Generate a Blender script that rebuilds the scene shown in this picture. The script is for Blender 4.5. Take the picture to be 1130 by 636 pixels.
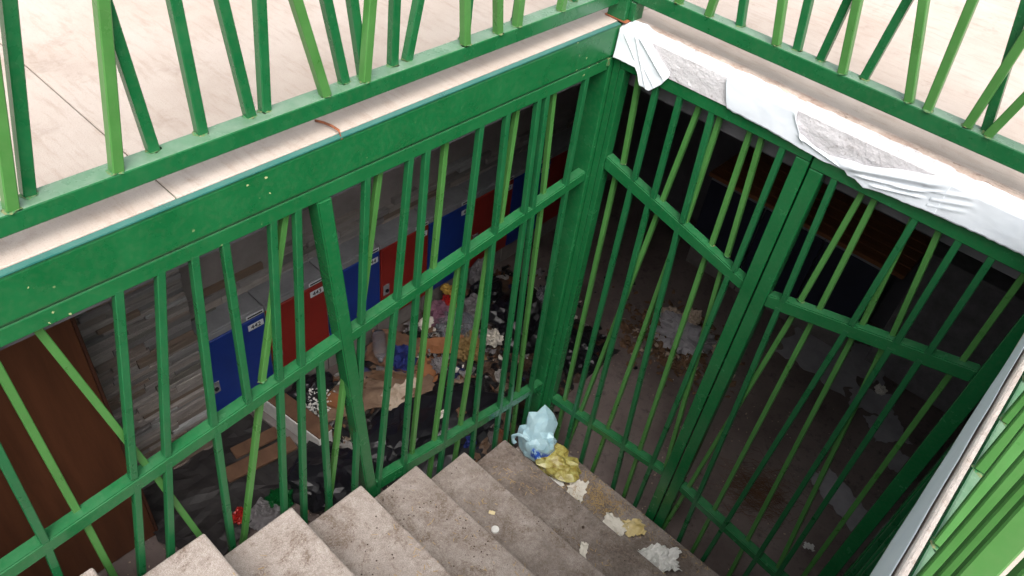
import bpy, bmesh, math, random
from mathutils import Vector, Matrix, noise
random.seed(7)
SC = bpy.context.scene
for o in list(bpy.data.objects): bpy.data.objects.remove(o)
COL = SC.collection

# ------------------------------------------------------------------ camera
CAM_LOC = Vector((1.33582, -2.12972, 1.03840))
yaw, pitch, roll = -0.651535555, -0.741706667, 0.144680777
FPX = 848.281
fwd = Vector((math.sin(yaw)*math.cos(pitch), math.cos(yaw)*math.cos(pitch), math.sin(pitch)))
rgt = Vector((math.cos(yaw), -math.sin(yaw), 0)); up = rgt.cross(fwd)
r2 = math.cos(roll)*rgt + math.sin(roll)*up
u2 = -math.sin(roll)*rgt + math.cos(roll)*up
cam = bpy.data.cameras.new('camera'); cam.sensor_fit = 'HORIZONTAL'; cam.sensor_width = 36
cam.lens = FPX/1130*36; cam.clip_start = 0.02; cam.clip_end = 500
co = bpy.data.objects.new('camera', cam); COL.objects.link(co)
co.matrix_world = Matrix(((r2.x, u2.x, -fwd.x, CAM_LOC.x), (r2.y, u2.y, -fwd.y, CAM_LOC.y), (r2.z, u2.z, -fwd.z, CAM_LOC.z), (0, 0, 0, 1)))
SC.camera = co
# ------------------------------------------------------------------ sky, sun, exposure (bright overcast day)
SUN_EL, SUN_ROT = math.radians(58), math.radians(128)
w = bpy.data.worlds.new('World'); SC.world = w; w.use_nodes = True
nt = w.node_tree; nt.nodes.clear()
sky = nt.nodes.new('ShaderNodeTexSky'); sky.sky_type = 'NISHITA'; sky.sun_disc = False
sky.sun_elevation = SUN_EL; sky.sun_rotation = SUN_ROT; sky.air_density = 1.0; sky.dust_density = 7.0; sky.ozone_density = 1.0
hs = nt.nodes.new('ShaderNodeHueSaturation'); hs.inputs['Saturation'].default_value = 0.32
bg = nt.nodes.new('ShaderNodeBackground'); bg.inputs['Strength'].default_value = 0.15
wo = nt.nodes.new('ShaderNodeOutputWorld')
nt.links.new(sky.outputs[0], hs.inputs['Color']); nt.links.new(hs.outputs[0], bg.inputs[0]); nt.links.new(bg.outputs[0], wo.inputs[0])
sl = bpy.data.lights.new('sun', 'SUN'); sl.energy = .75; sl.angle = math.radians(60); sl.color = (1, .96, .9)
so = bpy.data.objects.new('sun', sl); COL.objects.link(so)
sd = Vector((math.sin(SUN_ROT)*math.cos(SUN_EL), math.cos(SUN_ROT)*math.cos(SUN_EL), math.sin(SUN_EL)))
so.rotation_euler = (-sd).to_track_quat('-Z', 'Y').to_euler(); so.location = (0, 0, 20)
vs = SC.view_settings; vs.view_transform = 'Standard'; vs.look = 'None'; vs.gamma = 1; vs.use_curve_mapping = False
vs.exposure = 1.12
SC.cycles.max_bounces = 10; SC.cycles.diffuse_bounces = 6

# ------------------------------------------------------------------ materials
def srgb(r, g, b):
    f = lambda c: (c/255/12.92) if c/255 <= .04045 else ((c/255+.055)/1.055)**2.4
    return (f(r), f(g), f(b), 1)
class NB:
    def __init__(s, name):
        s.m = bpy.data.materials.new(name); s.m.use_nodes = True; s.t = s.m.node_tree
        s.b = s.t.nodes['Principled BSDF']; s.geo = None
    def n(s, t, **k):
        x = s.t.nodes.new(t)
        for a, v in k.items(): setattr(x, a, v)
        return x
    def l(s, a, b): s.t.links.new(a, b)
    def pos(s, obj=False):
        if obj:
            return s.n('ShaderNodeTexCoord').outputs['Object']
        return s.n('ShaderNodeNewGeometry').outputs['Position']
    def noise(s, scale, detail=4, rough=.6, vec=None, stretch=None, dist=0):
        x = s.n('ShaderNodeTexNoise'); x.inputs['Scale'].default_value = scale; x.inputs['Detail'].default_value = detail
        x.inputs['Roughness'].default_value = rough; x.inputs['Distortion'].default_value = dist
        v = vec or s.pos()
        if stretch:
            mp = s.n('ShaderNodeMapping'); mp.inputs['Scale'].default_value = stretch; s.l(v, mp.inputs[0]); v = mp.outputs[0]
        s.l(v, x.inputs['Vector']); return x.outputs['Fac']
    def ramp(s, fac, stops):
        r = s.n('ShaderNodeValToRGB'); e = r.color_ramp.elements
        while len(e) < len(stops): e.new(.5)
        for i, (p, c) in enumerate(stops):
            e[i].position = p; e[i].color = c if len(c) == 4 else (*c, 1)
        s.l(fac, r.inputs[0]); return r.outputs[0]
    def rng(s, fac, a, b, c=0., d=1.):
        r = s.n('ShaderNodeMapRange'); r.inputs[1].default_value = a; r.inputs[2].default_value = b
        r.inputs[3].default_value = c; r.inputs[4].default_value = d; s.l(fac, r.inputs[0]); return r.outputs[0]
    def mix(s, fac, a, b, mode='MIX'):
        x = s.n('ShaderNodeMix', data_type='RGBA', blend_type=mode)
        for i, v in ((0, fac), (6, a), (7, b)):
            if hasattr(v, 'links') or hasattr(v, 'is_linked'): s.l(v, x.inputs[i])
            else: x.inputs[i].default_value = v
        return x.outputs[2]
    def math(s, op, a, b):
        x = s.n('ShaderNodeMath', operation=op)
        for i, v in ((0, a), (1, b)):
            if hasattr(v, 'is_linked'): s.l(v, x.inputs[i])
            else: x.inputs[i].default_value = v
        return x.outputs[0]
    def bump(s, h, strength=.3, dist=.01):
        x = s.n('ShaderNodeBump'); x.inputs['Strength'].default_value = strength; x.inputs['Distance'].default_value = dist
        s.l(h, x.inputs['Height']); s.l(x.outputs[0], s.b.inputs['Normal'])
    def col(s, c): s.l(c, s.b.inputs['Base Color'])
    def rough(s, r):
        if hasattr(r, 'is_linked'): s.l(r, s.b.inputs['Roughness'])
        else: s.b.inputs['Roughness'].default_value = r

def paint(name, c, rough=.38, flecks=True, sheenv=(.02, .10)):
    m = NB(name)
    n1 = m.noise(9, 5); n2 = m.noise(70, 3)
    dk = tuple(x*.88 for x in c[:3]) + (1,); lt = tuple(min(1, x*1.08+.003) for x in c[:3]) + (1,)
    cc = m.ramp(n1, [(.3, dk), (.7, lt)])
    cc = m.mix(m.rng(n2, .45, .75, 0, .05), cc, srgb(150, 140, 120))
    # dust and grime collecting in irregular blotches
    n4 = m.noise(3.3, 6, .7)
    cc = m.mix(m.rng(n4, .60, .80, 0, .04), cc, srgb(120, 118, 95))
    if flecks:
        v = m.n('ShaderNodeTexVoronoi'); v.inputs['Scale'].default_value = 27; m.l(m.pos(), v.inputs['Vector'])
        s1 = m.rng(m.math('ADD', v.outputs['Distance'], m.math('MULTIPLY', m.math('SUBTRACT', m.noise(160, 2), .5), .45)), .05, .09, 1, 0)
        gate = m.rng(m.noise(2.4, 3), .47, .56, 0, .85)
        cc = m.mix(m.math('MULTIPLY', s1, gate), cc, srgb(205, 205, 150))
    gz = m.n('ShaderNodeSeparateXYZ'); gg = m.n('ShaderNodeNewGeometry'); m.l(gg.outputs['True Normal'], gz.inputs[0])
    dust = m.math('MULTIPLY', m.rng(gz.outputs[2], .6, .95, 0, 1), m.rng(m.noise(11, 6, .7), .25, .75, *sheenv))  # pale sky sheen painted into the colour of upward faces, patchy by noise
    cc = m.mix(dust, cc, srgb(205, 206, 200))  # blends in the painted pale sky sheen
    m.col(cc)
    m.rough(m.rng(n1, .3, .7, rough-.06, rough+.14))
    m.b.inputs['IOR'].default_value = 1.5
    m.bump(m.math('ADD', m.noise(120, 3), m.math('MULTIPLY', m.noise(18, 3), .5)), .02, .002)
    m.b.inputs['Specular IOR Level'].default_value = .45
    return m.m
M = {}
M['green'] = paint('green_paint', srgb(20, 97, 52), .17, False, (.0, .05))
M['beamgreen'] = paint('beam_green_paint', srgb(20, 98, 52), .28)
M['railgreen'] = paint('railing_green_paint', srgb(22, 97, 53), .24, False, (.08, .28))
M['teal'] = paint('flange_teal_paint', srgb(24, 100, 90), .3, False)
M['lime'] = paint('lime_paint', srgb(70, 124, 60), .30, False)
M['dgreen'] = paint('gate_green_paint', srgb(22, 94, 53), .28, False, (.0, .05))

m = NB('rust'); m.col(m.ramp(m.noise(60, 5), [(.3, srgb(95, 55, 35)), (.7, srgb(165, 95, 60))])); m.rough(.9); M['rust'] = m.m
m = NB('weld'); m.col(m.ramp(m.noise(150, 4), [(.42, srgb(50, 112, 66)), (.68, srgb(120, 112, 75))])); m.rough(.6); M['weld'] = m.m

# weathered pinkish concrete deck
m = NB('deck_concrete')
a = m.noise(2.2, 6, .65); b_ = m.noise(26, 6, .7, stretch=(.32, 1.6, 1)); c_ = m.noise(300, 3, .7)
cc = m.ramp(a, [(.3, srgb(164, 149, 138)), (.5, srgb(176, 163, 153)), (.72, srgb(184, 173, 165))])
cc = m.mix(m.rng(b_, .50, .72, 0, .42), cc, srgb(140, 118, 100))
cc = m.mix(m.rng(m.noise(5.5, 7, .75, stretch=(1.2, .8, 1)), .58, .70, 0, .40), cc, srgb(128, 110, 97))
cc = m.mix(m.rng(c_, .55, .75, 0, .5), cc, srgb(112, 96, 86))
m.col(cc); m.rough(.85); m.bump(m.math('ADD', c_, b_), .25, .004); M['deck'] = m.m
m = NB('joint'); m.col(m.ramp(m.noise(80, 3), [(.3, srgb(132, 117, 107)), (.7, srgb(156, 141, 130))])); m.rough(.95); M['joint'] = m.m

# rough broken render
def plaster(name, lo, hi, gr):
    m = NB(name)
    a = m.noise(14, 7, .7); b_ = m.noise(90, 5, .75)
    cc = m.ramp(a, [(.3, lo), (.7, hi)])
    v = m.n('ShaderNodeTexNoise'); v.inputs['Scale'].default_value = 45; v.inputs['Detail'].default_value = 6; v.inputs['Roughness'].default_value = .8; m.l(m.pos(), v.inputs['Vector'])
    cc = m.mix(m.rng(v.outputs['Fac'], .56, .68, 0, .7), cc, gr)
    m.col(cc); m.rough(.9); m.bump(m.math('ADD', b_, a), .7, .006); return m.m
M['plaster'] = plaster('broken_render', srgb(196, 191, 193), srgb(222, 219, 222), srgb(138, 126, 120))
M['kerbtop'] = plaster('kerb_concrete', srgb(214, 196, 184), srgb(234, 222, 214), srgb(176, 146, 124))
M['mortar'] = plaster('mortar_band', srgb(160, 132, 118), srgb(214, 198, 186), srgb(110, 85, 70))
m = NB('white_film')
a = m.noise(7, 4); sp = m.noise(48, 6, .85)
cc = m.ramp(a, [(.3, srgb(226, 232, 240)), (.7, srgb(240, 244, 250))])
cc = m.mix(m.rng(sp, .72, .77, 0, .5), cc, srgb(130, 130, 134)); m.col(cc); m.rough(.42)
m.bump(m.noise(30, 4), .12, .004); M['film'] = m.m
m = NB('white_liner'); m.col(m.ramp(m.noise(9, 4), [(.3, srgb(236, 240, 248)), (.7, srgb(244, 247, 252))])); m.rough(.45); M['liner'] = m.m

# stair concrete
m = NB('stair_concrete')
a = m.noise(3.2, 7, .7); g = m.noise(330, 3, .7); s1 = m.noise(6.5, 10, .82, dist=.6); fine = m.noise(120, 6, .85); mid = m.noise(28, 6, .75)
cc = m.ramp(a, [(.3, srgb(172, 161, 155)), (.7, srgb(198, 187, 180))])
cc = m.mix(m.rng(mid, .40, .68, 0, .45), cc, srgb(128, 114, 105))
cc = m.mix(m.rng(g, .42, .62, 0, .8), cc, srgb(138, 126, 119))
cc = m.mix(m.rng(g, .36, .24, 0, .6), cc, srgb(206, 198, 190))
st = m.math('MULTIPLY', m.rng(s1, .475, .58, 0, 1), m.rng(fine, .42, .56, .2, 1))
cc = m.mix(m.math('MULTIPLY', st, .8), cc, srgb(96, 76, 60))
# soil and foot dirt trodden onto the lower treads
zz = m.n('ShaderNodeSeparateXYZ'); m.l(m.pos(), zz.inputs[0])
soil = m.math('MULTIPLY', m.rng(zz.outputs[2], -1.30, -2.0, .05, .85), m.rng(m.noise(4.2, 9, .8), .34, .60, .15, .95))
cc = m.mix(soil, cc, m.ramp(m.noise(75, 8, .85), [(.36, srgb(58, 45, 37)), (.52, srgb(96, 83, 75)), (.66, srgb(132, 118, 106))]))
m.col(cc); m.rough(.92); m.bump(m.math('ADD', g, fine), .6, .004); M['stair'] = m.m

# basement
m = NB('basement_floor'); a = m.noise(2.0, 7, .7); b_ = m.noise(16, 8, .8)
cc = m.ramp(a, [(.3, srgb(84, 72, 69)), (.5, srgb(122, 108, 104)), (.72, srgb(142, 129, 125))])
cc = m.mix(m.rng(b_, .52, .68, 0, .7), cc, srgb(44, 36, 33))
cc = m.mix(m.rng(m.noise(140, 4, .8), .62, .72, 0, .6), cc, srgb(140, 125, 115))
m.col(cc); m.rough(m.rng(a, .3, .7, .5, .9)); m.bump(b_, .4, .01); M['bfloor'] = m.m
def plain(name, lo, hi, scale=8, rough=.85, bump=.2, stretch=None, spec=None):
    m = NB(name); a = m.noise(scale, 6, .65, stretch=stretch); m.col(m.ramp(a, [(.3, lo), (.7, hi)])); m.rough(rough)
    m.bump(a, bump, .006)
    if spec is not None: m.b.inputs['Specular IOR Level'].default_value = spec
    return m.m
M['bwall'] = plain('basement_plaster', srgb(132, 124, 122), srgb(160, 150, 148), 5)
M['dwall'] = plain('dark_plaster', srgb(92, 89, 94), srgb(116, 112, 116), 4)
M['brown'] = plain('brown_door', srgb(86, 50, 32), srgb(112, 68, 45), 3.2, .55, .12, (6, 6, .5))
M['brownedge'] = plain('door_edge', srgb(60, 32, 20), srgb(82, 44, 28), 9)
M['lockgrey'] = plain('locker_grey', srgb(128, 128, 132), srgb(150, 150, 154), 12, .5, .05)
M['blue'] = plain('locker_blue', srgb(22, 52, 130), srgb(29, 62, 148), 6, .4, .05)
M['red'] = plain('locker_red', srgb(132, 33, 29), srgb(150, 42, 35), 6, .4, .05)
M['navy'] = plain('locker_navy', srgb(36, 40, 58), srgb(46, 50, 70), 6, .5, .05)
M['plinth'] = plain('plinth_grey', srgb(110, 104, 102), srgb(140, 132, 128), 10)
M['plate'] = plain('plate_white', srgb(205, 208, 215), srgb(226, 228, 232), 30, .4, .02)
M['ink'] = plain('ink', srgb(24, 26, 34), srgb(34, 36, 44), 10, .6, 0)
M['steel'] = plain('steel', srgb(120, 122, 126), srgb(160, 160, 164), 30, .35, .05)
M['wood'] = plain('bench_wood', srgb(120, 70, 40), srgb(165, 105, 65), 12, .55, .15, (1, 12, 12))
# ledger stones: one colour each
def stonemat():
    m = NB('ledger_stone'); oi = m.n('ShaderNodeObjectInfo')
    cc = m.ramp(oi.outputs['Random'], [(0, srgb(152, 144, 141)), (.18, srgb(176, 167, 162)), (.34, srgb(138, 135, 136)), (.5, srgb(168, 155, 147)), (.62, srgb(114, 112, 113)), (.78, srgb(150, 142, 140)), (.86, srgb(130, 106, 88)), (.91, srgb(112, 110, 104)), (1, srgb(195, 194, 196))])
    a = m.noise(22, 7, .75, stretch=(1, .5, 2.2)); cc = m.mix(m.rng(a, .35, .7, 0, .5), cc, srgb(96, 90, 88))
    m.col(cc); m.rough(.85); m.bump(a, .8, .012); return m.m
M['stone'] = stonemat()
M['mortarD'] = plain('stone_gap', srgb(52, 48, 47), srgb(70, 64, 62), 20)
# litter
def lit(name, c1, c2, scale=14, rough=.8, bump=.25): M[name] = plain(name, c1, c2, scale, rough, bump)
lit('card', srgb(122, 98, 80), srgb(152, 126, 104)); lit('cardD', srgb(92, 64, 48), srgb(122, 90, 68)); lit('paper', srgb(200, 192, 180), srgb(228, 222, 212))
lit('paperY', srgb(190, 165, 95), srgb(225, 212, 180), 9); lit('blackbag', srgb(20, 20, 24), srgb(34, 34, 40), 10, .35); lit('bluerag', srgb(20, 32, 92), srgb(34, 50, 120))
lit('orange', srgb(128, 80, 48), srgb(152, 102, 66)); lit('ochre', srgb(104, 82, 46), srgb(140, 114, 68)); lit('redp', srgb(150, 26, 26), srgb(180, 46, 38), 20, .3)
lit('yellow', srgb(170, 130, 46), srgb(190, 155, 74)); lit('foam', srgb(205, 203, 200), srgb(228, 226, 222), 25); lit('greyp', srgb(104, 100, 102), srgb(138, 134, 136), 12)
lit('greycard', srgb(150, 146, 150), srgb(176, 172, 176), 9); lit('tarp', srgb(34, 32, 34), srgb(58, 54, 54), 16, .6); lit('straw', srgb(150, 120, 78), srgb(190, 162, 115)); lit('leaf', srgb(85, 62, 45), srgb(130, 98, 72)); lit('beige', srgb(165, 145, 125), srgb(200, 182, 165))
lit('purple', srgb(110, 70, 90), srgb(150, 110, 125)); lit('soil', srgb(50, 38, 30), srgb(82, 62, 48), 60)
def clearplastic(name, c, tr, rough=.25):
    m = NB(name); m.b.inputs['Base Color'].default_value = c; m.b.inputs['Transmission Weight'].default_value = tr
    m.rough(rough); m.b.inputs['IOR'].default_value = 1.15; m.bump(m.noise(40, 4), .3, .01); return m.m
M['clear'] = clearplastic('clear_plastic', srgb(200, 204, 212), .8); M['greenglass'] = clearplastic('green_bottle', srgb(30, 120, 60), .6, .15)
# pale blue carrier bag with a darker print
m = NB('blue_bag'); a = m.noise(18, 5)
tcx = m.n('ShaderNodeTexCoord'); sx = m.n('ShaderNodeSeparateXYZ'); m.l(tcx.outputs['Object'], sx.inputs[0])
cc = m.ramp(a, [(.3, srgb(166, 206, 220)), (.7, srgb(196, 226, 234))])
band = m.math('MULTIPLY', m.rng(sx.outputs[2], .035, .045, 0, 1), m.rng(sx.outputs[2], .105, .090, 0, 1))
band = m.math('MULTIPLY', band, m.rng(sx.outputs[0], .012, .022, 0, 1))
band = m.math('MULTIPLY', band, m.rng(m.noise(55, 3), .42, .50, 0, 1))
cc = m.mix(band, cc, srgb(40, 84, 190)); m.col(cc); m.rough(.3)
m.b.inputs['Transmission Weight'].default_value = .2; m.bump(m.noise(22, 3), .25, .008); M['bluebag'] = m.m
m = NB('yellow_bag'); a = m.noise(26, 5, .7, dist=1.2)
m.col(m.ramp(a, [(.34, srgb(118, 98, 36)), (.48, srgb(158, 146, 78)), (.66, srgb(182, 178, 112))])); m.rough(.3); m.bump(a, .3, .008); M['yellowbag'] = m.m

# ------------------------------------------------------------------ mesh helpers
def link(name, bm, mat, parent=None, smooth=False):
    me = bpy.data.meshes.new(name); bmesh.ops.recalc_face_normals(bm, faces=bm.faces); bm.to_mesh(me); bm.free()
    if smooth:
        for p in me.polygons: p.use_smooth = True
    for mm in (mat if isinstance(mat, (list, tuple)) else [mat]): me.materials.append(M[mm])
    o = bpy.data.objects.new(name, me); COL.objects.link(o)
    if parent: o.parent = parent; o.matrix_parent_inverse = parent.matrix_world.inverted()
    return o
def tag(o, label=None, cat=None, group=None, kind=None):
    if label: o['label'] = label
    if cat: o['category'] = cat
    if group: o['group'] = group
    if kind: o['kind'] = kind
    return o
def thing(name, loc, label, cat, group=None):
    o = bpy.data.objects.new(name, None); o.empty_display_size = .1; COL.objects.link(o); o.location = loc
    o.matrix_world = Matrix.Translation(loc); return tag(o, label, cat, group)
def box(bm, x0, x1, y0, y1, z0, z1, bev=0, seg=1):
    vs = [bm.verts.new((x, y, z)) for x in (x0, x1) for y in (y0, y1) for z in (z0, z1)]
    F = [(0, 1, 3, 2), (4, 6, 7, 5), (0, 4, 5, 1), (2, 3, 7, 6), (0, 2, 6, 4), (1, 5, 7, 3)]
    fs = [bm.faces.new([vs[i] for i in f]) for f in F]
    if bev:
        ed = {e for f in fs for e in f.edges}
        bmesh.ops.bevel(bm, geom=list(ed), offset=bev, segments=seg, affect='EDGES', profile=.5)
    return vs
def obox(p0, p1, side, a, b, bev=.002):
    """square bar from p0 to p1; width a along the direction `side`, depth b across"""
    p0 = Vector(p0); p1 = Vector(p1); d = (p1-p0).normalized(); s = Vector(side); s = (s - d*s.dot(d)).normalized(); t = d.cross(s)
    bm = bmesh.new(); vs = []
    for p in (p0, p1):
        for i, j in ((-1, -1), (1, -1), (1, 1), (-1, 1)): vs.append(bm.verts.new(p + s*(i*a/2) + t*(j*b/2)))
    F = [(0, 3, 2, 1), (4, 5, 6, 7), (0, 1, 5, 4), (1, 2, 6, 5), (2, 3, 7, 6), (3, 0, 4, 7)]
    fs = [bm.faces.new([vs[i] for i in f]) for f in F]
    if bev: bmesh.ops.bevel(bm, geom=list({e for f in fs for e in f.edges}), offset=bev, segments=1, affect='EDGES')
    return bm
def quadbar(P, nrm, depth, bev=.003):
    """front face polygon P (4 points), extruded by depth against nrm"""
    bm = bmesh.new(); n = Vector(nrm)
    f = [bm.verts.new(Vector(p)) for p in P]; b = [bm.verts.new(Vector(p) - n*depth) for p in P]
    fs = [bm.faces.new(f), bm.faces.new(b[::-1])]
    k = len(P)
    for i in range(k): fs.append(bm.faces.new([f[i], b[i], b[(i+1) % k], f[(i+1) % k]]))
    if bev: bmesh.ops.bevel(bm, geom=list({e for g in fs for e in g.edges}), offset=bev, segments=2, affect='EDGES')
    return bm
def nz(p, s, seed=0): return noise.noise(Vector(p)*s + Vector((seed*7.3, seed*3.1, seed*1.7)))
def crumple(name, mat, loc, size, seed, amp=.35, freq=2.2, sub=4, parent=None, rotz=0, smooth=False):
    bm = bmesh.new(); bmesh.ops.create_icosphere(bm, subdivisions=sub, radius=1)
    for v in bm.verts:
        p = v.co.copy()
        r = 1 + amp*nz(p, freq, seed) + amp*.55*abs(nz(p, freq*2.3, seed+3)) - amp*.3 + amp*.25*nz(p, freq*5, seed+5)
        q = p*r
        if q.z < -.55: q.z = -.55 + (q.z+.55)*.15
        v.co = Vector((q.x*size[0], q.y*size[1], (q.z+.6)*size[2]))
    o = link(name, bm, mat, parent, smooth); o.location = loc; o.rotation_euler = (0, 0, rotz); return o
def sheet(name, mat, loc, size, seed, amp=.02, freq=6, rot=(0, 0, 0), n=18, ragged=.12, thick=.002, curl=0):
    bm = bmesh.new(); g = {}
    for i in range(n+1):
        for j in range(n+1):
            u = i/n*2-1; v = j/n*2-1
            eu = 1 + ragged*nz((v*1.7, .3, seed), 2.1, seed) + ragged*.15*nz((v*5, 1, seed), 2, seed)
            ev = 1 + ragged*nz((.7, u*1.7, seed), 2.1, seed+2) + ragged*.15*nz((1, u*5, seed), 2, seed)
            x = u*size[0]/2*eu; y = v*size[1]/2*ev
            z = amp*(nz((x, y, 0), freq, seed) + .9*abs(nz((x, y, 1), freq*2.2, seed)) + .12*abs(nz((x, y, 2), freq*5, seed)) + .6) + curl*(u*u*.6 + v**4*.4)
            g[i, j] = bm.verts.new((x, y, z))
    for i in range(n):
        for j in range(n): bm.faces.new((g[i, j], g[i+1, j], g[i+1, j+1], g[i, j+1]))
    r = bmesh.ops.extrude_face_region(bm, geom=bm.faces[:])
    for v in r['geom']:
        if isinstance(v, bmesh.types.BMVert): v.co.z += thick
    o = link(name, bm, mat); o.location = loc; o.rotation_euler = rot; return o
def lathe(prof, n=20):
    bm = bmesh.new(); rings = []
    for r, z in prof: rings.append([bm.verts.new((r*math.cos(2*math.pi*k/n), r*math.sin(2*math.pi*k/n), z)) for k in range(n)])
    for a, b in zip(rings, rings[1:]):
        for k in range(n): bm.faces.new((a[k], a[(k+1) % n], b[(k+1) % n], b[k]))
    bm.faces.new(rings[0][::-1]); bm.faces.new(rings[-1]); return bm
def tube(pts, r, n=8):
    bm = bmesh.new(); rings = []; P = [Vector(p) for p in pts]
    for i, p in enumerate(P):
        d = (P[min(i+1, len(P)-1)] - P[max(i-1, 0)]).normalized(); s = d.orthogonal().normalized(); t = d.cross(s)
        rings.append([bm.verts.new(p + r*(s*math.cos(2*math.pi*k/n) + t*math.sin(2*math.pi*k/n))) for k in range(n)])
    for a, b in zip(rings, rings[1:]):
        for k in range(n):
            bm.faces.new((a[k], a[(k+1) % n], b[(k+1) % n], b[k]))
    bm.faces.new(rings[0][::-1]); bm.faces.new(rings[-1]); return bm

# ------------------------------------------------------------------ dimensions
XR = 1.475           # right edge of the stairwell
YB = -3.75           # head of the stair
ZF = -2.35           # basement floor
ZC = -.24            # basement ceiling

# ------------------------------------------------------------------ ground: concrete deck slabs with joints round the stairwell
bm = bmesh.new(); B = 150
GZ = -.012
rects = [(-B, -.012, -B, B), (XR+.012, B, -B, B), (-.012, XR+.012, .062, B), (-.012, XR+.012, -B, YB)]
for x0, x1, y0, y1 in rects:
    bm.faces.new([bm.verts.new((x, y, GZ)) for x, y in ((x0, y0), (x1, y0), (x1, y1), (x0, y1))])
ground = tag(link('ground', bm, 'joint'), kind='structure')
xs_l = [-.012, -2.5, -5.0, -7.5, -10]; ys = [-6.3, -4.72, -3.145, -1.57, .010, 1.585, 3.16, 4.735, 6.31]
def slab(x0, x1, y0, y1):
    g = .0013; bm = bmesh.new(); box(bm, x0+g, x1-g, y0+g, y1-g, GZ-.02 if False else GZ+.0005, 0, .0025)
    link('concrete_slab', bm, 'deck', ground)
for xa, xb in zip(xs_l[1:], xs_l[:-1]):
    for ya, yb in zip(ys[:-1], ys[1:]): slab(xa, xb, ya, yb)
for xa, xb in ((XR+.012, 3.9), (3.9, 6.4)):
    for ya, yb in zip(ys[:-1], ys[1:]): slab(xa, xb, ya, yb)
for xa, xb in ((-.012, XR+.012),):
    yy = [.062, 1.585, 3.16, 4.735, 6.31]
    for ya, yb in zip(yy[:-1], yy[1:]): slab(xa, xb, ya, yb)
    slab(xa, xb, -6.3, -4.72); slab(xa, xb, -4.72, YB)
# rest of the deck beyond the slabs that can be told apart
bm = bmesh.new()
for x0, x1, y0, y1 in ((-B, -10, -B, B), (6.4, B, -B, B), (-10, 6.4, 6.31, B), (-10, 6.4, -B, -6.3)):
    bm.faces.new([bm.verts.new((x, y, 0)) for x, y in ((x0, y0), (x1, y0), (x1, y1), (x0, y1))])
link('deck_surface', bm, 'deck', ground)

# ------------------------------------------------------------------ basement shell
X0, X1, Y0, Y1 = -1.26, 2.9, YB-.1, 2.42
def struct(name, mat, *b):
    bm = bmesh.new(); box(bm, *b); return tag(link(name, bm, mat), kind='structure')
struct('basement_floor', 'bfloor', X0-2, X1+.3, Y0-.3, Y1+.3, ZF-.1, ZF)
ce = struct('basement_ceiling', 'dwall', X0-2, -.075, Y0-.3, Y1+.3, ZC, GZ-.006)
bm = bmesh.new(); box(bm, XR+.075, X1+.3, Y0-.3, Y1+.3, ZC, GZ-.006); link('ceiling_slab', bm, 'dwall', ce)
bm = bmesh.new(); box(bm, -.074, XR+.074, .085, Y1+.3, ZC, GZ-.006); link('ceiling_slab', bm, 'dwall', ce)
bm = bmesh.new(); box(bm, -.074, XR+.074, Y0-.3, YB-.001, ZC, GZ-.006); link('ceiling_slab', bm, 'dwall', ce)
def wall(mat, label, *b):
    bm = bmesh.new(); box(bm, *b); return tag(link('basement_wall', bm, mat), label, 'wall')
wall('bwall', 'plain grey plaster wall above the row of blue and red lockers', X0-.15, X0, -1.175, Y1, ZF, ZC)
wall('dwall', 'dark basement wall behind the wooden bench top', X0-.15, X1, Y1, Y1+.15, ZF, ZC)
wall('dwall', 'dark basement wall behind the right hand side gate', X1, X1+.15, Y0, Y1+.15, ZF, ZC)
wall('dwall', 'dark wall closing the basement under the head of the stairs', X0-1.9, X1, Y0-.15, Y0, ZF, ZC)
wall('dwall', 'side wall behind the brown door at the far left', X0-1.9, X0-1.75, Y0, -1.2, ZF, ZC)

# stone-clad pier beside the lockers: every ledger stone a piece
pier = thing('stone_wall', (-1.16, -1.9, ZF), 'stacked grey ledger stone wall between the brown door and the blue locker', 'wall')
bm = bmesh.new(); box(bm, X0-1.75, -1.10, -3.2, -1.186, ZF, ZC-.002); link('backing', bm, 'mortarD', pier)
random.seed(11)
z = -.36; cnt = 0
def stone(par, x, ya, yb, za, zb, sx=-1.0):
    bm = bmesh.new(); vs = box(bm, x-.03, x+random.uniform(.0, .02), ya+.0012, yb-.0012, za+.001, zb-.001, .0025)
    for v in bm.verts:
        v.co.x += .004*nz(v.co, 40, 2); v.co.z += .0012*nz(v.co, 25, 4)
    link('stone', bm, 'stone', par)
while z > -2.33:
    h = random.choice((.020, .025, .030, .036)); y = -1.182 + random.uniform(-.004, .004); cnt += 1
    if z-h < -2.34: break
    ylim = -1.85 if z > -2.0 else -1.72
    while y > ylim:
        L = random.uniform(.10, .34); stone(pier, -1.085, y-L, y, z-h, z); y -= L
    z -= h
# low course of ledger stone behind the lockers, with a broken top line
back = thing('ledger_stone_strip', (-1.25, .5, -1.6), 'broken strip of ledger stone on the wall just above the lockers', 'stone cladding')
for row in range(5):
    y = -1.17; z0 = -1.64 + row*.038
    while y < 2.1:
        L = random.uniform(.10, .34)
        if row < 3 or random.random() < (.6 if row == 3 else .3): stone(back, -1.245, y, min(y+L, 2.15), z0, z0+.038)
        y += L

# brown door leaf standing open in front of the stone wall
door = thing('door', (-.86, -2.1, ZF), 'plain brown wooden door standing open behind the left gate', 'door')
bm = bmesh.new(); box(bm, -.88, -.84, -2.62, -1.668, ZF+.01, -.32, .003); link('panel', bm, 'brown', door)
bm = bmesh.new(); box(bm, -.883, -.837, -1.667, -1.655, ZF+.01, -.32, .002); link('edge_strip', bm, 'brownedge', door)
for hz in (-2.05, -1.25, -.55):
    bm = lathe([(.008, 0), (.008, .1)], 10); h = link('hinge', bm, 'steel', door); h.location = (-.83-(-.86), -2.62+2.1, hz-ZF)
    h.matrix_parent_inverse = Matrix()

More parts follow.
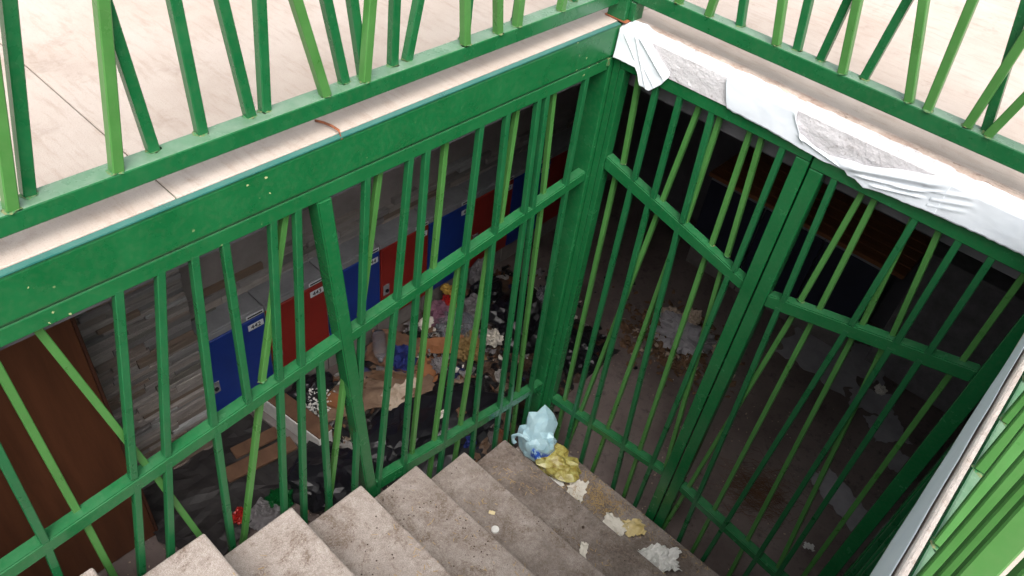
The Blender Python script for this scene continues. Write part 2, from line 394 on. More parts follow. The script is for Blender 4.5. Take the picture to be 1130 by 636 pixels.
# ------------------------------------------------------------------ lockers
def text_mesh(body, size):
    cu = bpy.data.curves.new('t', 'FONT'); cu.body = body; cu.size = size; cu.align_x = 'CENTER'; cu.align_y = 'CENTER'; cu.extrude = .0006
    o = bpy.data.objects.new('t', cu); COL.objects.link(o)
    me = bpy.data.meshes.new_from_object(o.evaluated_get(bpy.context.evaluated_depsgraph_get()))
    bpy.data.objects.remove(o); me.materials.clear(); me.materials.append(M['ink']); return me
def locker(loc, rz, W, colour, number, label, H=.575, D=.15):
    """front faces local -Y, origin at centre of the base of the front"""
    t = thing('locker', (0, 0, 0), label, 'locker', 'blue and red lockers')
    g = .003
    bm = bmesh.new(); box(bm, -W/2+g, W/2-g, .012, D, .165, .165+H, .003); link('body', bm, 'lockgrey', t)
    bm = bmesh.new(); box(bm, -W/2+g, W/2-g, .03, D, 0, .162, .003); link('plinth', bm, 'plinth', t)
    bm = bmesh.new(); box(bm, -W/2+g, W/2-g, .0, .012, .165+H-.034, .165+H-.001, .002); link('top_trim', bm, 'lockgrey', t)
    bm = bmesh.new(); box(bm, -W/2+.004, W/2-.004, -.004, .0105, .170, .165+H-.037, .004); d = link('door', bm, colour, t)
    px = W/2-.062
    if number is None:
        t.location = loc; t.rotation_euler = (0, 0, rz); return t
    bm = bmesh.new(); box(bm, px-.038, px+.045, -.0075, -.0045, .165+H-.098, .165+H-.062, .001); link('number_plate', bm, 'plate', d)
    if number:
        me = text_mesh(number, .036); o = bpy.data.objects.new('number', me); COL.objects.link(o); o.parent = d
        o.rotation_euler = (math.pi/2, 0, 0); o.location = (px+.003, -.0082, .165+H-.080)
    bm = bmesh.new(); box(bm, px-.038, px+.055, -.003, -.0005, .165+H-.027, .165+H-.006, .0008); s = link('label_holder', bm, 'plate', t)
    bm = bmesh.new(); box(bm, px-.031, px+.048, -.0042, -.0032, .165+H-.021, .165+H-.012, .0004); link('label_slot', bm, 'ink', s)
    bm = bmesh.new(); box(bm, -W/2+.016, -W/2+.060, -.009, -.0045, .165+.20, .165+.275, .002); lp = link('latch_plate', bm, 'steel', d)
    bm = lathe([(.006, 0), (.011, .003), (.011, .010), (.007, .012)], 12); k = link('latch_knob', bm, 'ink', d)
    k.rotation_euler = (math.pi/2, 0, 0); k.location = (-W/2+.038, -.009, .165+.235)
    t.location = loc; t.rotation_euler = (0, 0, rz); return t
bpy.context.view_layer.update()
nums = ['442', '443', '444', '445', '446', '447', '448', '449', '450']
where = ['beside the ledger stone wall', 'second from the stone wall', 'third from the stone wall', 'fourth from the stone wall', 'fifth from the stone wall', 'sixth from the stone wall', 'seventh from the stone wall', 'eighth from the stone wall', 'last in the row, at the dark corner']
for i in range(9):
    c = 'blue' if i % 2 == 0 else 'red'
    locker((-1.10, -1.183+.352*(i+.5), ZF), math.pi/2, .352, c, nums[i], '%s locker door numbered %s, %s' % (c, nums[i], where[i]))
for i in range(3):
    c = 'navy'
    locker((-.30+.40*(i+.5), 1.93, ZF), 0, .40, c, None, 'dark blue locker under the wooden bench, %s from its left end' % ['first', 'second', 'third', 'fourth', 'fifth'][i], D=.45)
bench = thing('bench_top', (.7, 2.1, -1.6), 'brown wooden plank bench top over the lockers at the back', 'bench')
for k in range(5):
    bm = bmesh.new(); box(bm, -.31, .98, 1.895+k*.10+.002, 1.895+(k+1)*.10-.002, -1.608, -1.580, .003); link('plank', bm, 'wood', bench)
bm = bmesh.new(); box(bm, 1.02, 1.66, 2.0, 2.40, ZF+.001, -1.45, .006); t = thing('cabinet', (1.3, 2.2, ZF), 'grey cabinet against the dark back wall at the far right', 'cabinet'); link('body', bm, 'greyp', t)
bm = bmesh.new(); box(bm, 1.0, 1.68, 1.98, 2.404, -1.449, -1.425, .004); link('lid', bm, 'greyp', t)

# ------------------------------------------------------------------ stairs
TR, RS = .2855, .1753
st = thing('stairs', (.75, -1.2, ZF), 'x', 'y')
for k in ('label', 'category'): del st[k]
tag(st, 'worn beige concrete stairs going down to the gates', 'stairs')
random.seed(5)
STEPS = []
for k in range(-1, 12):
    nose = -.306 - TR*k; top = -1.998 + RS*k
    if nose-TR < YB: break
    STEPS.append((nose, top))
    xl = .03 + random.uniform(-.006, .006); dz = random.uniform(-.003, .003)
    bm = bmesh.new(); zb = max(ZF, top-.42)
    n = 10
    box(bm, xl, XR+.012, nose-TR+.0006, nose, zb, top+dz, .007, 2)
    for v in bm.verts:
        if v.co.z > top-.03: v.co.z += .0025*nz(v.co, 9, 3); v.co.y += .003*nz(v.co, 7, 9)
    link('step', bm, 'stair', st)

# ------------------------------------------------------------------ left header beam and side gate (plane X = 0)
def rbox(x0, x1, y0, y1, z0, z1, bev, seg=3):
    bm = bmesh.new(); box(bm, x0, x1, y0, y1, z0, z1, bev, seg); return bm
beam = thing('header_beam', (0, -1.8, -.12), 'green painted steel beam along the left edge of the stairwell', 'beam')
link('box_section', rbox(-.07, .004, YB, .0165, -.120, -.006, .009), 'beamgreen', beam)
link('top_flange', quadbar([(.007, YB, -.0022), (.007, -.006, -.0022), (-.0118, -.006, -.0022), (-.0118, YB, -.0022)], (0, 0, 1), .004, .0012), 'teal', beam)
GL = thing('side_gate', (0, -1.1, ZF), 'green barred side gate along the left of the stairs with a slanting post', 'gate')
link('top_frame', rbox(-.045, 0, YB, -.022, -.167, -.1235, .003, 2), 'beamgreen', GL)
def midz(y): return -.611 + (y+.21)*.0985
def pbar(par, name, P, depth=.04, mat='green', nrm=(1, 0, 0), bev=.004): return link(name, quadbar(P, nrm, depth, bev), mat, par)
pbar(GL, 'mid_rail', [(0, YB, midz(YB)), (0, -.02, midz(-.02)+.004), (0, -.02, midz(-.02)-.040), (0, YB, midz(YB)-.049)])
pbar(GL, 'bottom_rail', [(0, -1.068, -1.600), (0, -.004, -1.842), (0, -.004, -1.888), (0, -1.06, -1.672)])
pbar(GL, 'slanting_post', [(.003, -1.232, -.1675), (.003, -1.187, -.1675), (.003, -1.005, -2.33), (.003, -1.052, -2.33)], .052)
L_UP = [('d',-2.052,.0318),('l',-1.998,-.0144),('l',-1.935,-.1715),('d',-1.711,.1773),('d',-1.615,.1821),('d',-1.550,.0859),('d',-1.481,.0332),('l',-1.259,.2540),
 ('d',-1.344,.0787),('d',-1.274,.0696),('d',-1.056,.0639),('l',-.974,.1587),('d',-.900,.0831),('d',-.844,.0430),('l',-.745,.0504),('d',-.628,.0389),('d',-.521,-.0144),
 ('l',-.440,.0288),('d',-.379,-.0317),('d',-.339,-.0367),('l',-.280,-.0791),('d',-.127,.0072),
 ('l',-2.15,.12),('d',-2.27,-.05),('d',-2.39,.10),('l',-2.48,-.08),('d',-2.60,.02)]
L_LO = [('d',-2.015,.0786),('l',-1.987,-.0059),('l',-1.917,-.1518),('d',-1.700,.1843),('d',-1.614,.1816),('d',-1.558,.0696),('l',-1.269,.2359),('d',-1.337,.0857),
 ('d',-1.273,.0747),('d',-1.243,.0223),('l',-1.007,.1631),('d',-1.046,.0734),('d',-.900,.0902),('d',-.842,.0438),('l',-.743,.0645),('d',-.617,.0432),('l',-.606,.0690),
 ('d',-.530,-.0209),('l',-.462,.0592),('d',-.370,-.0231),('d',-.346,-.0507),('l',-.264,-.0508),('d',-.133,-.0174),
 ('l',-2.17,.05),('d',-2.29,-.02),('d',-2.40,.06)]
def weld(par, p, r):
    bm = bmesh.new(); bmesh.ops.create_icosphere(bm, subdivisions=2, radius=1)
    s = random.random()*9
    for v in bm.verts: v.co = Vector((v.co.x*r*1.5, v.co.y*r*1.5, max(0, v.co.z)*r*.35))*(1+.6*nz(v.co, 2.5, s)) + Vector(p)
    link('weld_bead', bm, 'weld', par)
def gate_bars(par, data, z0, z1f, axis, front, back, wd=.020, wl=.0185):
    """data rows: colour, coordinate at z=0, slope; axis 'y' -> plane X const, 'x' -> plane Y const"""
    for c, b, a in data:
        w_ = wd if c == 'd' else wl; off = front if c == 'd' else back
        z1 = z1f(b)
        za = z0(b) if callable(z0) else z0
        if axis == 'y': p0, p1, side = (off, b+a*za, za), (off, b+a*z1, z1), (0, 1, 0)
        else: p0, p1, side = (b+a*za, off, za), (b+a*z1, off, z1), (1, 0, 0)
        link('bar', obox(p0, p1, side, w_, w_, .0018), 'dgreen' if c == 'd' else 'lime', par)
        if c == 'l': weld(par, p1, .008)
FX, BX = -.0098, -.0335
random.seed(3)
gate_bars(GL, L_UP, -.160, lambda y: midz(y)-.004, 'y', FX, BX)
gate_bars(GL, L_LO, lambda y: midz(y)-.030, lambda y: -2.345, 'y', FX, BX)

# corner post of the enclosure
cp = thing('corner_post', (0, .02, ZF), 'green square post in the corner where the two gates meet', 'post')
link('tube', rbox(-.085, .004, -.018, .05, ZF, -.1215, .003, 2), 'green', cp)
link('cover_strip', rbox(.006, .032, .001, .05, ZF+.05, -.125, .002, 2), 'green', cp)
bm = rbox(-.068, .0045, -.034, -.0205, -.150, -.122, .002); link('filler_piece', bm, 'weld', cp)

# ------------------------------------------------------------------ end gate (plane Y = 0): fixed panel and door leaf
A_UP = [('l',.089,-.0560),('d',.183,-.0149),('d',.278,-.0120),('l',.358,.0789),('d',.398,-.0419),('l',.426,.0008),('l',.535,-.0172),('l',.568,-.0716),('d',.662,-.0036)]
A_LO = [('l',.093,-.0098),('d',.184,-.0058),('d',.264,-.0171),('l',.357,.0749),('d',.378,-.0593),('l',.433,.0298),('l',.528,-.0181),('l',.558,-.0798),('d',.656,.0046)]
B_UP = [('d',.837,-.0362),('l',.935,.0443),('l',.964,-.0141),('d',1.095,.0146),('l',1.073,-.0638),('l',1.139,-.1119),('d',1.214,-.0207),('d',1.305,-.0195),('l',1.393,-.0156)]
B_LO = [('d',.835,-.0318),('l',.952,.0631),('l',.969,-.0041),('d',1.099,.0265),('l',1.079,-.0408),('d',1.216,-.0056),('l',1.142,-.0901),('d',1.297,-.0168),('l',1.390,-.0116)]
N = (0, -1, 0)
GA = thing('barred_gate', (.4, .02, ZF), 'left leaf of the green end gate, its mid rail sloping down to the right', 'gate')
link('top_frame', rbox(.034, .757, .0, .045, -.152, -.102, .003, 2), 'green', GA)
link('stile', rbox(.034, .056, .0, .045, -2.33, -.154, .002, 2), 'green', GA)
link('stile', rbox(.711, .757, .0, .045, -2.33, -.154, .003, 2), 'green', GA)
za = lambda x: -.497 - (x-.054)*.262
pbar(GA, 'mid_rail', [(.057, .001, za(.057)), (.710, .001, za(.710)), (.710, .001, za(.710)-.045), (.057, .001, za(.057)-.056)], .042, 'green', N)
zab = lambda x: -1.910 + (x-.08)*.112
pbar(GA, 'bottom_rail', [(.057, .001, zab(.057)), (.710, .001, zab(.710)), (.710, .001, zab(.710)-.038), (.057, .001, zab(.057)-.044)], .042, 'green', N)
FY, BY = .0108, .0335
gate_bars(GA, A_UP, -.148, lambda x: za(x)-.004, 'x', FY, BY)
gate_bars(GA, A_LO, lambda x: za(x)-.030, lambda x: -2.325, 'x', FY, BY)
GB = thing('barred_gate', (1.1, .02, ZF), 'right leaf of the green end gate, its mid rail rising to the right', 'gate')
link('top_frame', rbox(.763, 1.472, .0, .045, -.168, -.106, .003, 2), 'green', GB)
link('stile', rbox(.763, .808, .0, .045, -2.33, -.170, .003, 2), 'green', GB)
link('stile', rbox(1.450, 1.500, .0, .045, -2.33, -.170, .003, 2), 'green', GB)
zb_ = lambda x: -.669 + (x-.808)*.243
pbar(GB, 'mid_rail', [(.809, .001, zb_(.809)), (1.449, .001, zb_(1.449)), (1.449, .001, zb_(1.449)-.051), (.809, .001, zb_(.809)-.053)], .042, 'green', N)
zbb = lambda x: -1.848 - (x-.822)*.155
pbar(GB, 'bottom_rail', [(.809, .001, zbb(.809)), (1.449, .001, zbb(1.449)), (1.449, .001, zbb(1.449)-.042), (.809, .001, zbb(.809)-.042)], .042, 'green', N)
gate_bars(GB, B_UP, -.164, lambda x: zb_(x)-.004, 'x', FY, BY)
gate_bars(GB, B_LO, lambda x: zb_(x)-.030, lambda x: -2.325, 'x', FY, BY)

# right side gate (plane X = 1.52), seen almost edge on
GR = thing('side_gate', (1.53, -1.2, ZF), 'green barred side gate under the white edge on the right', 'gate')
link('top_frame', rbox(1.515, 1.56, -2.6, -.001, -.26, -.20, .003, 2), 'green', GR)
link('mid_rail', rbox(1.515, 1.555, -2.6, -.062, -.80, -.75, .003, 2), 'green', GR)
link('bottom_rail', rbox(1.515, 1.555, -1.25, -.062, -1.92, -1.87, .003, 2), 'green', GR)
link('stile', rbox(1.5145, 1.56, -.060, -.001, -2.33, -.262, .003, 2), 'green', GR)
random.seed(21)
y = -.13; rr = []; ru = []
while y > -2.5:
    rr.append((random.choice('ddl'), y, random.uniform(-.08, .08))); ru.append((random.choice('ddl'), y, random.uniform(-.08, .08))); y -= random.uniform(.07, .15)
gate_bars(GR, ru, -.257, lambda q: -.752, 'y', 1.527, 1.548); gate_bars(GR, rr, -.79, lambda q: -2.33, 'y', 1.527, 1.548)

# ------------------------------------------------------------------ front edge: mortar band, broken render, torn white film
edge = thing('concrete_edge', (.73, .03, -.1), 'rough broken white rendered edge of the deck over the end gate', 'ledge')
random.seed(2)
def profile_strip(name, mat, par, xs, prof, amp, seed):
    """prof: list of (y,z) from back top to front bottom, swept along X with roughness"""
    bm = bmesh.new(); R = []
    # dense profile
    P = []
    for (a, b), (c, d) in zip(prof[:-1], prof[1:]):
        for k in range(6): P.append((a+(c-a)*k/6, b+(d-b)*k/6))
    P.append(prof[-1])
    for x in xs:
        row = []
        for i, (y, z) in enumerate(P):
            e = amp*(nz((x*6, y*20, z*20), 1.3, seed) + .6*nz((x*25, y*60, z*60), 1, seed+1) + .35*nz((x*70, y*120, z*120), 1, seed+2))
            if i in (0, len(P)-1): e *= .3
            row.append(bm.verts.new((x, y-abs(e)*.2-e*.6, z+e*.5)))
        R.append(row)
    for a, b in zip(R[:-1], R[1:]):
        for i in range(len(P)-1): bm.faces.new((a[i], b[i], b[i+1], a[i+1]))
    f = R[0]; 
    return link(name, bm, mat, par)
xs = [.004+i*(XR+.008-.004)/190 for i in range(191)]
profile_strip('render_face', 'plaster', edge, xs, [(.042, .003), (.032, .0015), (.012, -.008), (-.001, -.020), (-.004, -.06), (-.004, -.106), (.04, -.112)], .0026, 3)
profile_strip('mortar_band', 'mortar', edge, xs, [(.070, -.004), (.066, .0035), (.050, .006), (.038, .005), (.030, .000), (.028, -.006)], .004, 8)
bm = bmesh.new(); box(bm, -.012, XR+.012, .018, .084, -.1, -.006); link('core', bm, 'mortar', edge)
def interp(tab, x):
    for (a, b), (c, d) in zip(tab[:-1], tab[1:]):
        if a <= x <= c:
            t = (x-a)/(c-a) if c > a else 0; return b+(d-b)*t
    return tab[0][1] if x < tab[0][0] else tab[-1][1]
def film(name, label, xa, xb, top, bot, off, folds, seed, nu=90, nv=22, plane='y', base=-.0065, mat='film', lift=0):
    """thin sheet hanging on a vertical face; top/bot are tables of z along the edge"""
    bm = bmesh.new(); g = {}
    for i in range(nu+1):
        u = i/nu; x = xa+(xb-xa)*u; zt = interp(top, x)
        if xa > .3: zt = zt + .006 + .004*nz((x*22, 1, seed), 1, seed)
        zb = interp(bot, x) + .0022*nz((x*60, 0, seed), 1, seed)
        for j in range(nv+1):
            v = j/nv; z = zt+(zb-zt)*v
            d = off + .0022*nz((x*9, z*14, 0), 1, seed) + .0005*nz((x*45, z*60, 0), 1, seed+1)
            for (x0, z0, x1, z1, wd, ht) in folds:
                L = math.hypot(x1-x0, z1-z0); t = ((x-x0)*(x1-x0)+(z-z0)*(z1-z0))/L/L; q = abs((x-x0)*(z1-z0)-(z-z0)*(x1-x0))/L
                if -.1 < t < 1.1: d += ht*math.exp(-(q/wd)**2)*min(1, max(0, (t+.1)/.2), max(0, (1.1-t)/.2))
            d += lift*v*v
            # lie back over the rounded top of the edge
            yy = base-d + max(0, z+.02)*1.75
            g[i, j] = bm.verts.new((x, yy, z) if plane == 'y' else (XR-.0135-d*.6, x, z))
    for i in range(nu):
        for j in range(nv): bm.faces.new((g[i, j], g[i+1, j], g[i+1, j+1], g[i, j+1]))
    r = bmesh.ops.extrude_face_region(bm, geom=bm.faces[:])
    for v in r['geom']:
        if isinstance(v, bmesh.types.BMVert): v.co += Vector((0, .0012, 0)) if plane == 'y' else Vector((.0012, 0, 0))
    o = link(name, bm, mat, None, True); return tag(o, label, 'sheet')
film('plastic_sheet', 'torn white sheet flap hanging in the corner under the railing post', .010, .232,
     [(.01, .006), (.08, .010), (.11, .004), (.16, -.035), (.232, -.083)], [(.01, -.117), (.105, -.114), (.118, -.128), (.135, -.166), (.175, -.170), (.195, -.150), (.215, -.128), (.232, -.098)], .005,
     [(.065, .0, .165, -.17, .004, .003), (.07, .0, .215, -.11, .005, .005), (.035, -.03, .095, -.09, .003, .003), (.12, -.09, .19, -.15, .003, .0025)], 4, 90, 44, lift=.009)
film('plastic_sheet', 'bright white sheet stuck on the middle of the rendered edge', .425, .86,
     [(.425, -.008), (.45, -.002), (.56, -.002), (.64, -.006), (.665, -.020), (.675, -.05), (.70, -.078), (.76, -.100), (.86, -.113)],
     [(.425, -.03), (.455, -.108), (.62, -.112), (.70, -.118), (.78, -.124), (.86, -.120)], .0045,
     [(.665, -.03, .72, -.1, .005, .005), (.70, -.085, .86, -.118, .005, .006)], 6, 120, 22)
film('plastic_sheet', 'crumpled white sheet rolled along the bottom of the edge at the right', .80, 1.13,
     [(.80, -.104), (.90, -.085), (1.0, -.050), (1.08, -.022), (1.13, -.012)], [(.80, -.112), (.86, -.117), (.875, -.128), (.90, -.130), (.93, -.142), (.96, -.133), (1.05, -.127), (1.13, -.118)], .007,
     [(.86, -.106, 1.10, -.035, .012, .010), (.90, -.116, 1.08, -.072, .005, .006), (.95, -.124, 1.08, -.09, .004, .005), (1.0, -.1, 1.12, -.05, .004, .004)], 9, 110, 34)
film('plastic_sheet', 'smooth white sheet covering the right end of the rendered edge', 1.10, 1.468,
     [(1.10, -.012), (1.2, -.002), (1.468, 0)], [(1.10, -.121), (1.25, -.115), (1.468, -.112)], .005, [(1.10, -.06, 1.19, -.03, .004, .004), (1.10, -.085, 1.20, -.05, .004, .004), (1.10, -.105, 1.19, -.075, .004, .003)], 12, 100, 24)
film('plastic_sheet', 'long white sheet hanging down the right edge of the stairwell', -2.9, -.02,
     [(-2.9, -.012), (-.02, -.012)], [(-2.9, -.25), (-1.06, -.255), (-.95, -.235), (-.78, -.214), (-.6, -.19), (-.5, -.155), (-.34, -.128), (-.2, -.14), (-.02, -.12)], .004,
     [], 15, 160, 16, 'x', mat='liner')
edge2 = thing('concrete_edge', (XR, -1.5, -.1), 'pale concrete kerb edge along the right of the stairwell', 'ledge')
bm = bmesh.new(); box(bm, XR-.010, XR+.0105, YB, -.002, -.20, .0022, .006, 2)
bmesh.ops.subdivide_edges(bm, edges=[e for e in bm.edges if abs(e.verts[0].co.y-e.verts[1].co.y) > 1], cuts=120)
for v in bm.verts:
    if v.co.z > -.03: v.co.z += .0022*nz(v.co, 30, 1); v.co.x += .0018*nz(v.co, 24, 5)
link('kerb', bm, 'kerbtop', edge2)
bm = bmesh.new(); box(bm, XR+.0115, XR+.0745, YB, .04, -.199, GZ-.004); link('core', bm, 'mortar', edge2)

# ------------------------------------------------------------------ railings on the deck
RAIL_H = .98
def railing(loc, label): return thing('railing', loc, label, 'railing')
def rail_bars(par, data, axis, plane, w_=.0235, stag=.0, z0=.0985, z1=RAIL_H-.02, lo=-9, hi=9):
    for c, b, a in data:
        zt = z1; pl = plane + stag*(1 if c == 'l' else -1)
        e = b+a*zt
        if e > hi: a = (hi-b)/zt
        if e < lo: a = (lo-b)/zt
        if axis == 'y': p0, p1, side = (pl, b+a*z0, z0), (pl, b+a*zt, zt), (0, 1, 0)
        else: p0, p1, side = (b+a*z0, pl, z0), (b+a*zt, pl, zt), (1, 0, 0)
        link('baluster', obox(p0, p1, side, w_, w_, .0022), 'railgreen' if c == 'd' else 'lime', par)
        weld(par, p0, .0105)
RL = [('l',-1.882,.2007),('d',-1.843,.2146),('l',-1.682,.1648),('d',-1.570,-.0669),('d',-1.466,-.0141),('d',-1.340,-.0980),('d',-1.318,.0752),('l',-1.138,-.2461),('d',-1.070,-.1848),
 ('d',-1.018,-.1272),('l',-1.057,.1189),('d',-.939,.0420),('d',-.910,.2383),('l',-.690,-.0952),('d',-.681,.0274),('l',-.558,-.1320),('l',-.491,-.0017),('d',-.472,.0497),('l',-.304,.0819),
 ('d',-.20,-.05),('l',-.12,.04),('d',-2.02,.1),('l',-2.12,-.1),('d',-2.25,.12),('d',-2.36,-.05),('l',-2.45,.1),('d',-2.6,.0),('l',-2.72,.12)]
r1 = railing((-.045, -1.4, 0), 'green railing with slanting bars along the left of the stairwell')
random.seed(8)
link('bottom_rail', rbox(-.070, -.020, -2.95, -.002, .0530, .0985, .004, 2), 'railgreen', r1)
link('top_rail', rbox(-.070, -.020, -2.95, -.002, RAIL_H-.022, RAIL_H+.025, .004, 2), 'railgreen', r1)
rail_bars(r1, RL, 'y', -.045, stag=.0125)
link('post', rbox(-.075, -.015, -3.012, -2.952, 0.001, RAIL_H+.03, .004, 2), 'railgreen', r1)
RF = [('l',.165,.0767),('l',.279,.0603),('d',.406,-.1800),('l',.547,-.2135),('d',.594,-.1386),('d',.647,.0495),('l',.756,-.1999),('d',.777,.0823),('l',.965,-.3155),('l',.990,-.0918),
 ('l',1.080,.0441),('d',1.153,-.2202),('l',1.112,.2230),('d',1.26,-.05),('l',1.34,.06),('d',.10,.02)]
r2_ = railing((.7, .045, 0), 'green railing with slanting bars above the end gate')
link('bottom_rail', rbox(.012, 1.476, .020, .070, .069, .1195, .004, 2), 'railgreen', r2_)
link('top_rail', rbox(.012, 1.476, .020, .070, RAIL_H-.022, RAIL_H+.025, .004, 2), 'railgreen', r2_)
rail_bars(r2_, RF, 'x', .045, stag=-.0125, z0=.1195)
link('post', rbox(-.060, .0105, .0, .072, .003, RAIL_H+.03, .003, 2), 'railgreen', r2_)
link('base_plate', rbox(-.066, .022, -.004, .080, .0012, .0055, .001), 'rust', r2_)
link('foot_angle', rbox(.0112, .032, .020, .075, .006, .066, .002), 'railgreen', r2_)
r3 = railing((1.50, -1.5, 0), 'green railing with slanting bars at the bottom right, nearest the camera')
link('bottom_rail', rbox(1.468, 1.514, -2.95, -.005, .068, .0985, .004, 2), 'railgreen', r3)
link('top_rail', rbox(1.468, 1.514, -2.95, -.005, RAIL_H-.022, RAIL_H+.025, .004, 2), 'railgreen', r3)
RR = [('d',-.20,.08),('l',-.33,-.10),('l',-.47,.05),('d',-.60,-.12),('l',-.72,.10),('l',-.80,.12),('l',-.925,.10),('l',-1.075,.22),('l',-1.29,.52),('l',-1.365,.25),('l',-1.455,.20),('l',-1.545,.23),('l',-1.705,.20),('l',-1.80,.16),('d',-1.90,.05),('l',-2.02,-.08),('d',-2.15,.1),('l',-2.27,0),('d',-2.4,.1),('l',-2.55,0)]
rail_bars(r3, RR, 'y', 1.4835, .027)
link('post', rbox(1.4785, 1.5385, -.003, .057+.0, .001, RAIL_H+.03, .004, 2), 'railgreen', r3)
link('post', rbox(1.4725, 1.5325, -3.012, -2.952, .001, RAIL_H+.03, .004, 2), 'railgreen', r3)

# rusty wire lying on the deck beside the beam
wire = tube([(-.085, -1.16, .004), (-.06, -1.152, .007), (-.03, -1.15, .011), (-.008, -1.148, .010), (.006, -1.150, -.008)], .0032)
tag(link('wire', wire, 'rust', None, True), 'short bent rusty wire on the deck edge by the beam', 'wire')

# ------------------------------------------------------------------ litter on the stairs
ZL = -1.998-RS
def onstep(x, y):
    for nose, top in STEPS:
        if nose-TR <= y <= nose: return top
    return ZL
def bag():
    bm = bmesh.new(); bmesh.ops.create_icosphere(bm, subdivisions=3, radius=1); random.seed(19)
    L = [(Vector((-.30, .70, .95)).normalized(), 1.15, .16), (Vector((-.9, -.25, .45)).normalized(), .45, .22), (Vector((.8, -.3, .1)).normalized(), .2, .3)]
    for v in bm.verts:
        p = v.co.copy(); r = .92
        for d, a, w_ in L: r += a*math.exp(-(1-p.dot(d))/w_)
        w1 = abs(nz(p + Vector((nz(p, 2, 1), nz(p, 2, 4), nz(p, 2, 6)))*.25, 3.0, 6)); w2 = abs(nz(p, 7, 9)); w3 = abs(nz(p, 15, 2))
        r *= 1 + .18*nz(p, 1.7, 3) + .42*w1 + .10*w2 - .14 + random.uniform(-.05, .05)
        q = p*r; h = max(-.45, q.z)
        v.co = Vector((q.x*.090, q.y*.082, (h+.45)*.116))
    bmesh.ops.subdivide_edges(bm, edges=bm.edges[:], cuts=1, smooth=.35)
    return bm
t = thing('plastic_bag', (.115, -.135, ZL+.004), 'pale blue plastic carrier bag with dark blue print in the stair corner', 'bag')
o = link('bag_body', bag(), 'bluebag', None, False); o.parent = t
def ribbon(pts, w_, th=.004):
    P = [Vector(p) for p in pts]; bm = bmesh.new(); R_ = []
    for i, p in enumerate(P):
        d = (P[min(i+1, len(P)-1)]-P[max(i-1, 0)]).normalized(); s_ = d.cross(Vector((.45, -.8, .4))).normalized(); n_ = d.cross(s_)
        ww = w_*(1+.25*math.sin(i*1.9))
        R_.append([bm.verts.new(p+s_*ww*a+n_*th*b) for a, b in ((-1, 0), (-.4, .9), (.4, .5), (1, -.4), (.3, -.9), (-.5, -.6))])
    for a, b in zip(R_[:-1], R_[1:]):
        for k in range(6): bm.faces.new((a[k], a[(k+1) % 6], b[(k+1) % 6], b[k]))
    return bm
pts = [(-.045+.052*math.cos(a), -.070+.012*math.cos(a), .085+.050*math.sin(a)) for a in [math.pi*(k/18*1.5-.25) for k in range(19)]]
o = link('handle', ribbon(pts, .011), 'bluebag', None, True); o.parent = t
tag(crumple('plastic_bag', 'yellowbag', (.245, -.135, ZL+.002), (.120, .088, .052), 12, .55, 2.4, 3, None, .35, False), 'crumpled yellow green plastic bag beside the blue carrier bag', 'bag')
def paper(x, y, s, seed, mat, label, amp=.012, rot=0, curl=0, freq=14, ragged=.3):
    return tag(sheet('paper_scrap', mat, (x, y, onstep(x, y)+.003), s, seed, amp, freq, (0, 0, rot), 30, ragged, .0012, curl), label, 'paper')
paper(.300, -.215, (.10, .06), 3, 'foam', 'white paper corner sticking out under the yellow bag', .006, .6)
paper(.405, -.165, (.085, .12), 5, 'paper', 'torn cream paper scrap beside the yellow bag on the lowest step', .014, .4)
paper(.655, -.195, (.115, .10), 7, 'paper', 'crumpled white napkin with its yellow stained half to the right', .02, .2)
paper(.725, -.125, (.10, .085), 8, 'paperY', 'yellow stained end of the napkin on the lowest step', .02, .9)
paper(.905, -.175, (.17, .10), 14, 'foam', 'crumpled white tissue at the right of the lowest step', .030, .75, freq=24, ragged=.55)
paper(.668, -.485, (.035, .075), 17, 'paper', 'small white paper scrap on the second step from the bottom', .012, .5)
paper(.33, -.725, (.026, .016), 18, 'paperY', 'tiny cream paper shred above the bottle cap', .006, .5)
bm = lathe([(.0155, 0), (.0165, .002), (.0165, .010), (.0145, .012), (.013, .0105)], 24); o = link('bottle_cap', bm, 'foam', None, True)
o.location = (.394, -.772, onstep(.39, -.77)+.0025); tag(o, 'white bottle cap on the middle of a stair tread', 'bottle cap')
bm = bmesh.new(); bmesh.ops.create_icosphere(bm, subdivisions=2, radius=.007); 
for v in bm.verts: v.co.z = max(-.003, v.co.z*.6)+.003
o = link('pebble', bm, 'soil'); o.location = (.595, -.395, onstep(.6, -.4)+.001); tag(o, 'small dark pebble on the second lowest step', 'pebble')
# dry straw and crumbs, thickest on the lower treads
random.seed(31); bm = bmesh.new()
def sliver(bm, x, y, z, L, a, w_, tilt=.0):
    d = Vector((math.cos(a), math.sin(a), tilt))*L/2; s = Vector((-math.sin(a), math.cos(a), 0))*w_/2; c = Vector((x, y, z))
    q = [bm.verts.new(c-d-s), bm.verts.new(c+d-s), bm.verts.new(c+d+s), bm.verts.new(c-d+s)]
    tp = bm.verts.new(c+Vector((0, 0, w_*.7)))
    for i in range(4): bm.faces.new((q[i], q[(i+1) % 4], tp))
for i in range(6500):
    x = random.uniform(.05, 1.44); y = random.uniform(-2.0, -.03); t_ = onstep(x, y)
    dens = max(0, nz((x, y, 0), 4.2, 4)*1.4+.12) * (1.0 if t_ < -1.7 else .35 if t_ < -1.4 else .12)
    if random.random() < dens:
        sliver(bm, x, y, t_+.0045+random.uniform(0, .004), random.uniform(.004, .024), random.uniform(0, 6.28), random.uniform(.0012, .0028), random.uniform(-.15, .15))
for i in range(500):
    a = random.gauss(0, 1); b2 = random.gauss(0, 1); x = .50+a*.09; y = -.13+b2*.05
    if y < -.03 and y > -.30: sliver(bm, x, y, onstep(x, y)+.006+random.uniform(0, .006), random.uniform(.006, .03), random.uniform(0, 6.28), .002, random.uniform(-.2, .2))
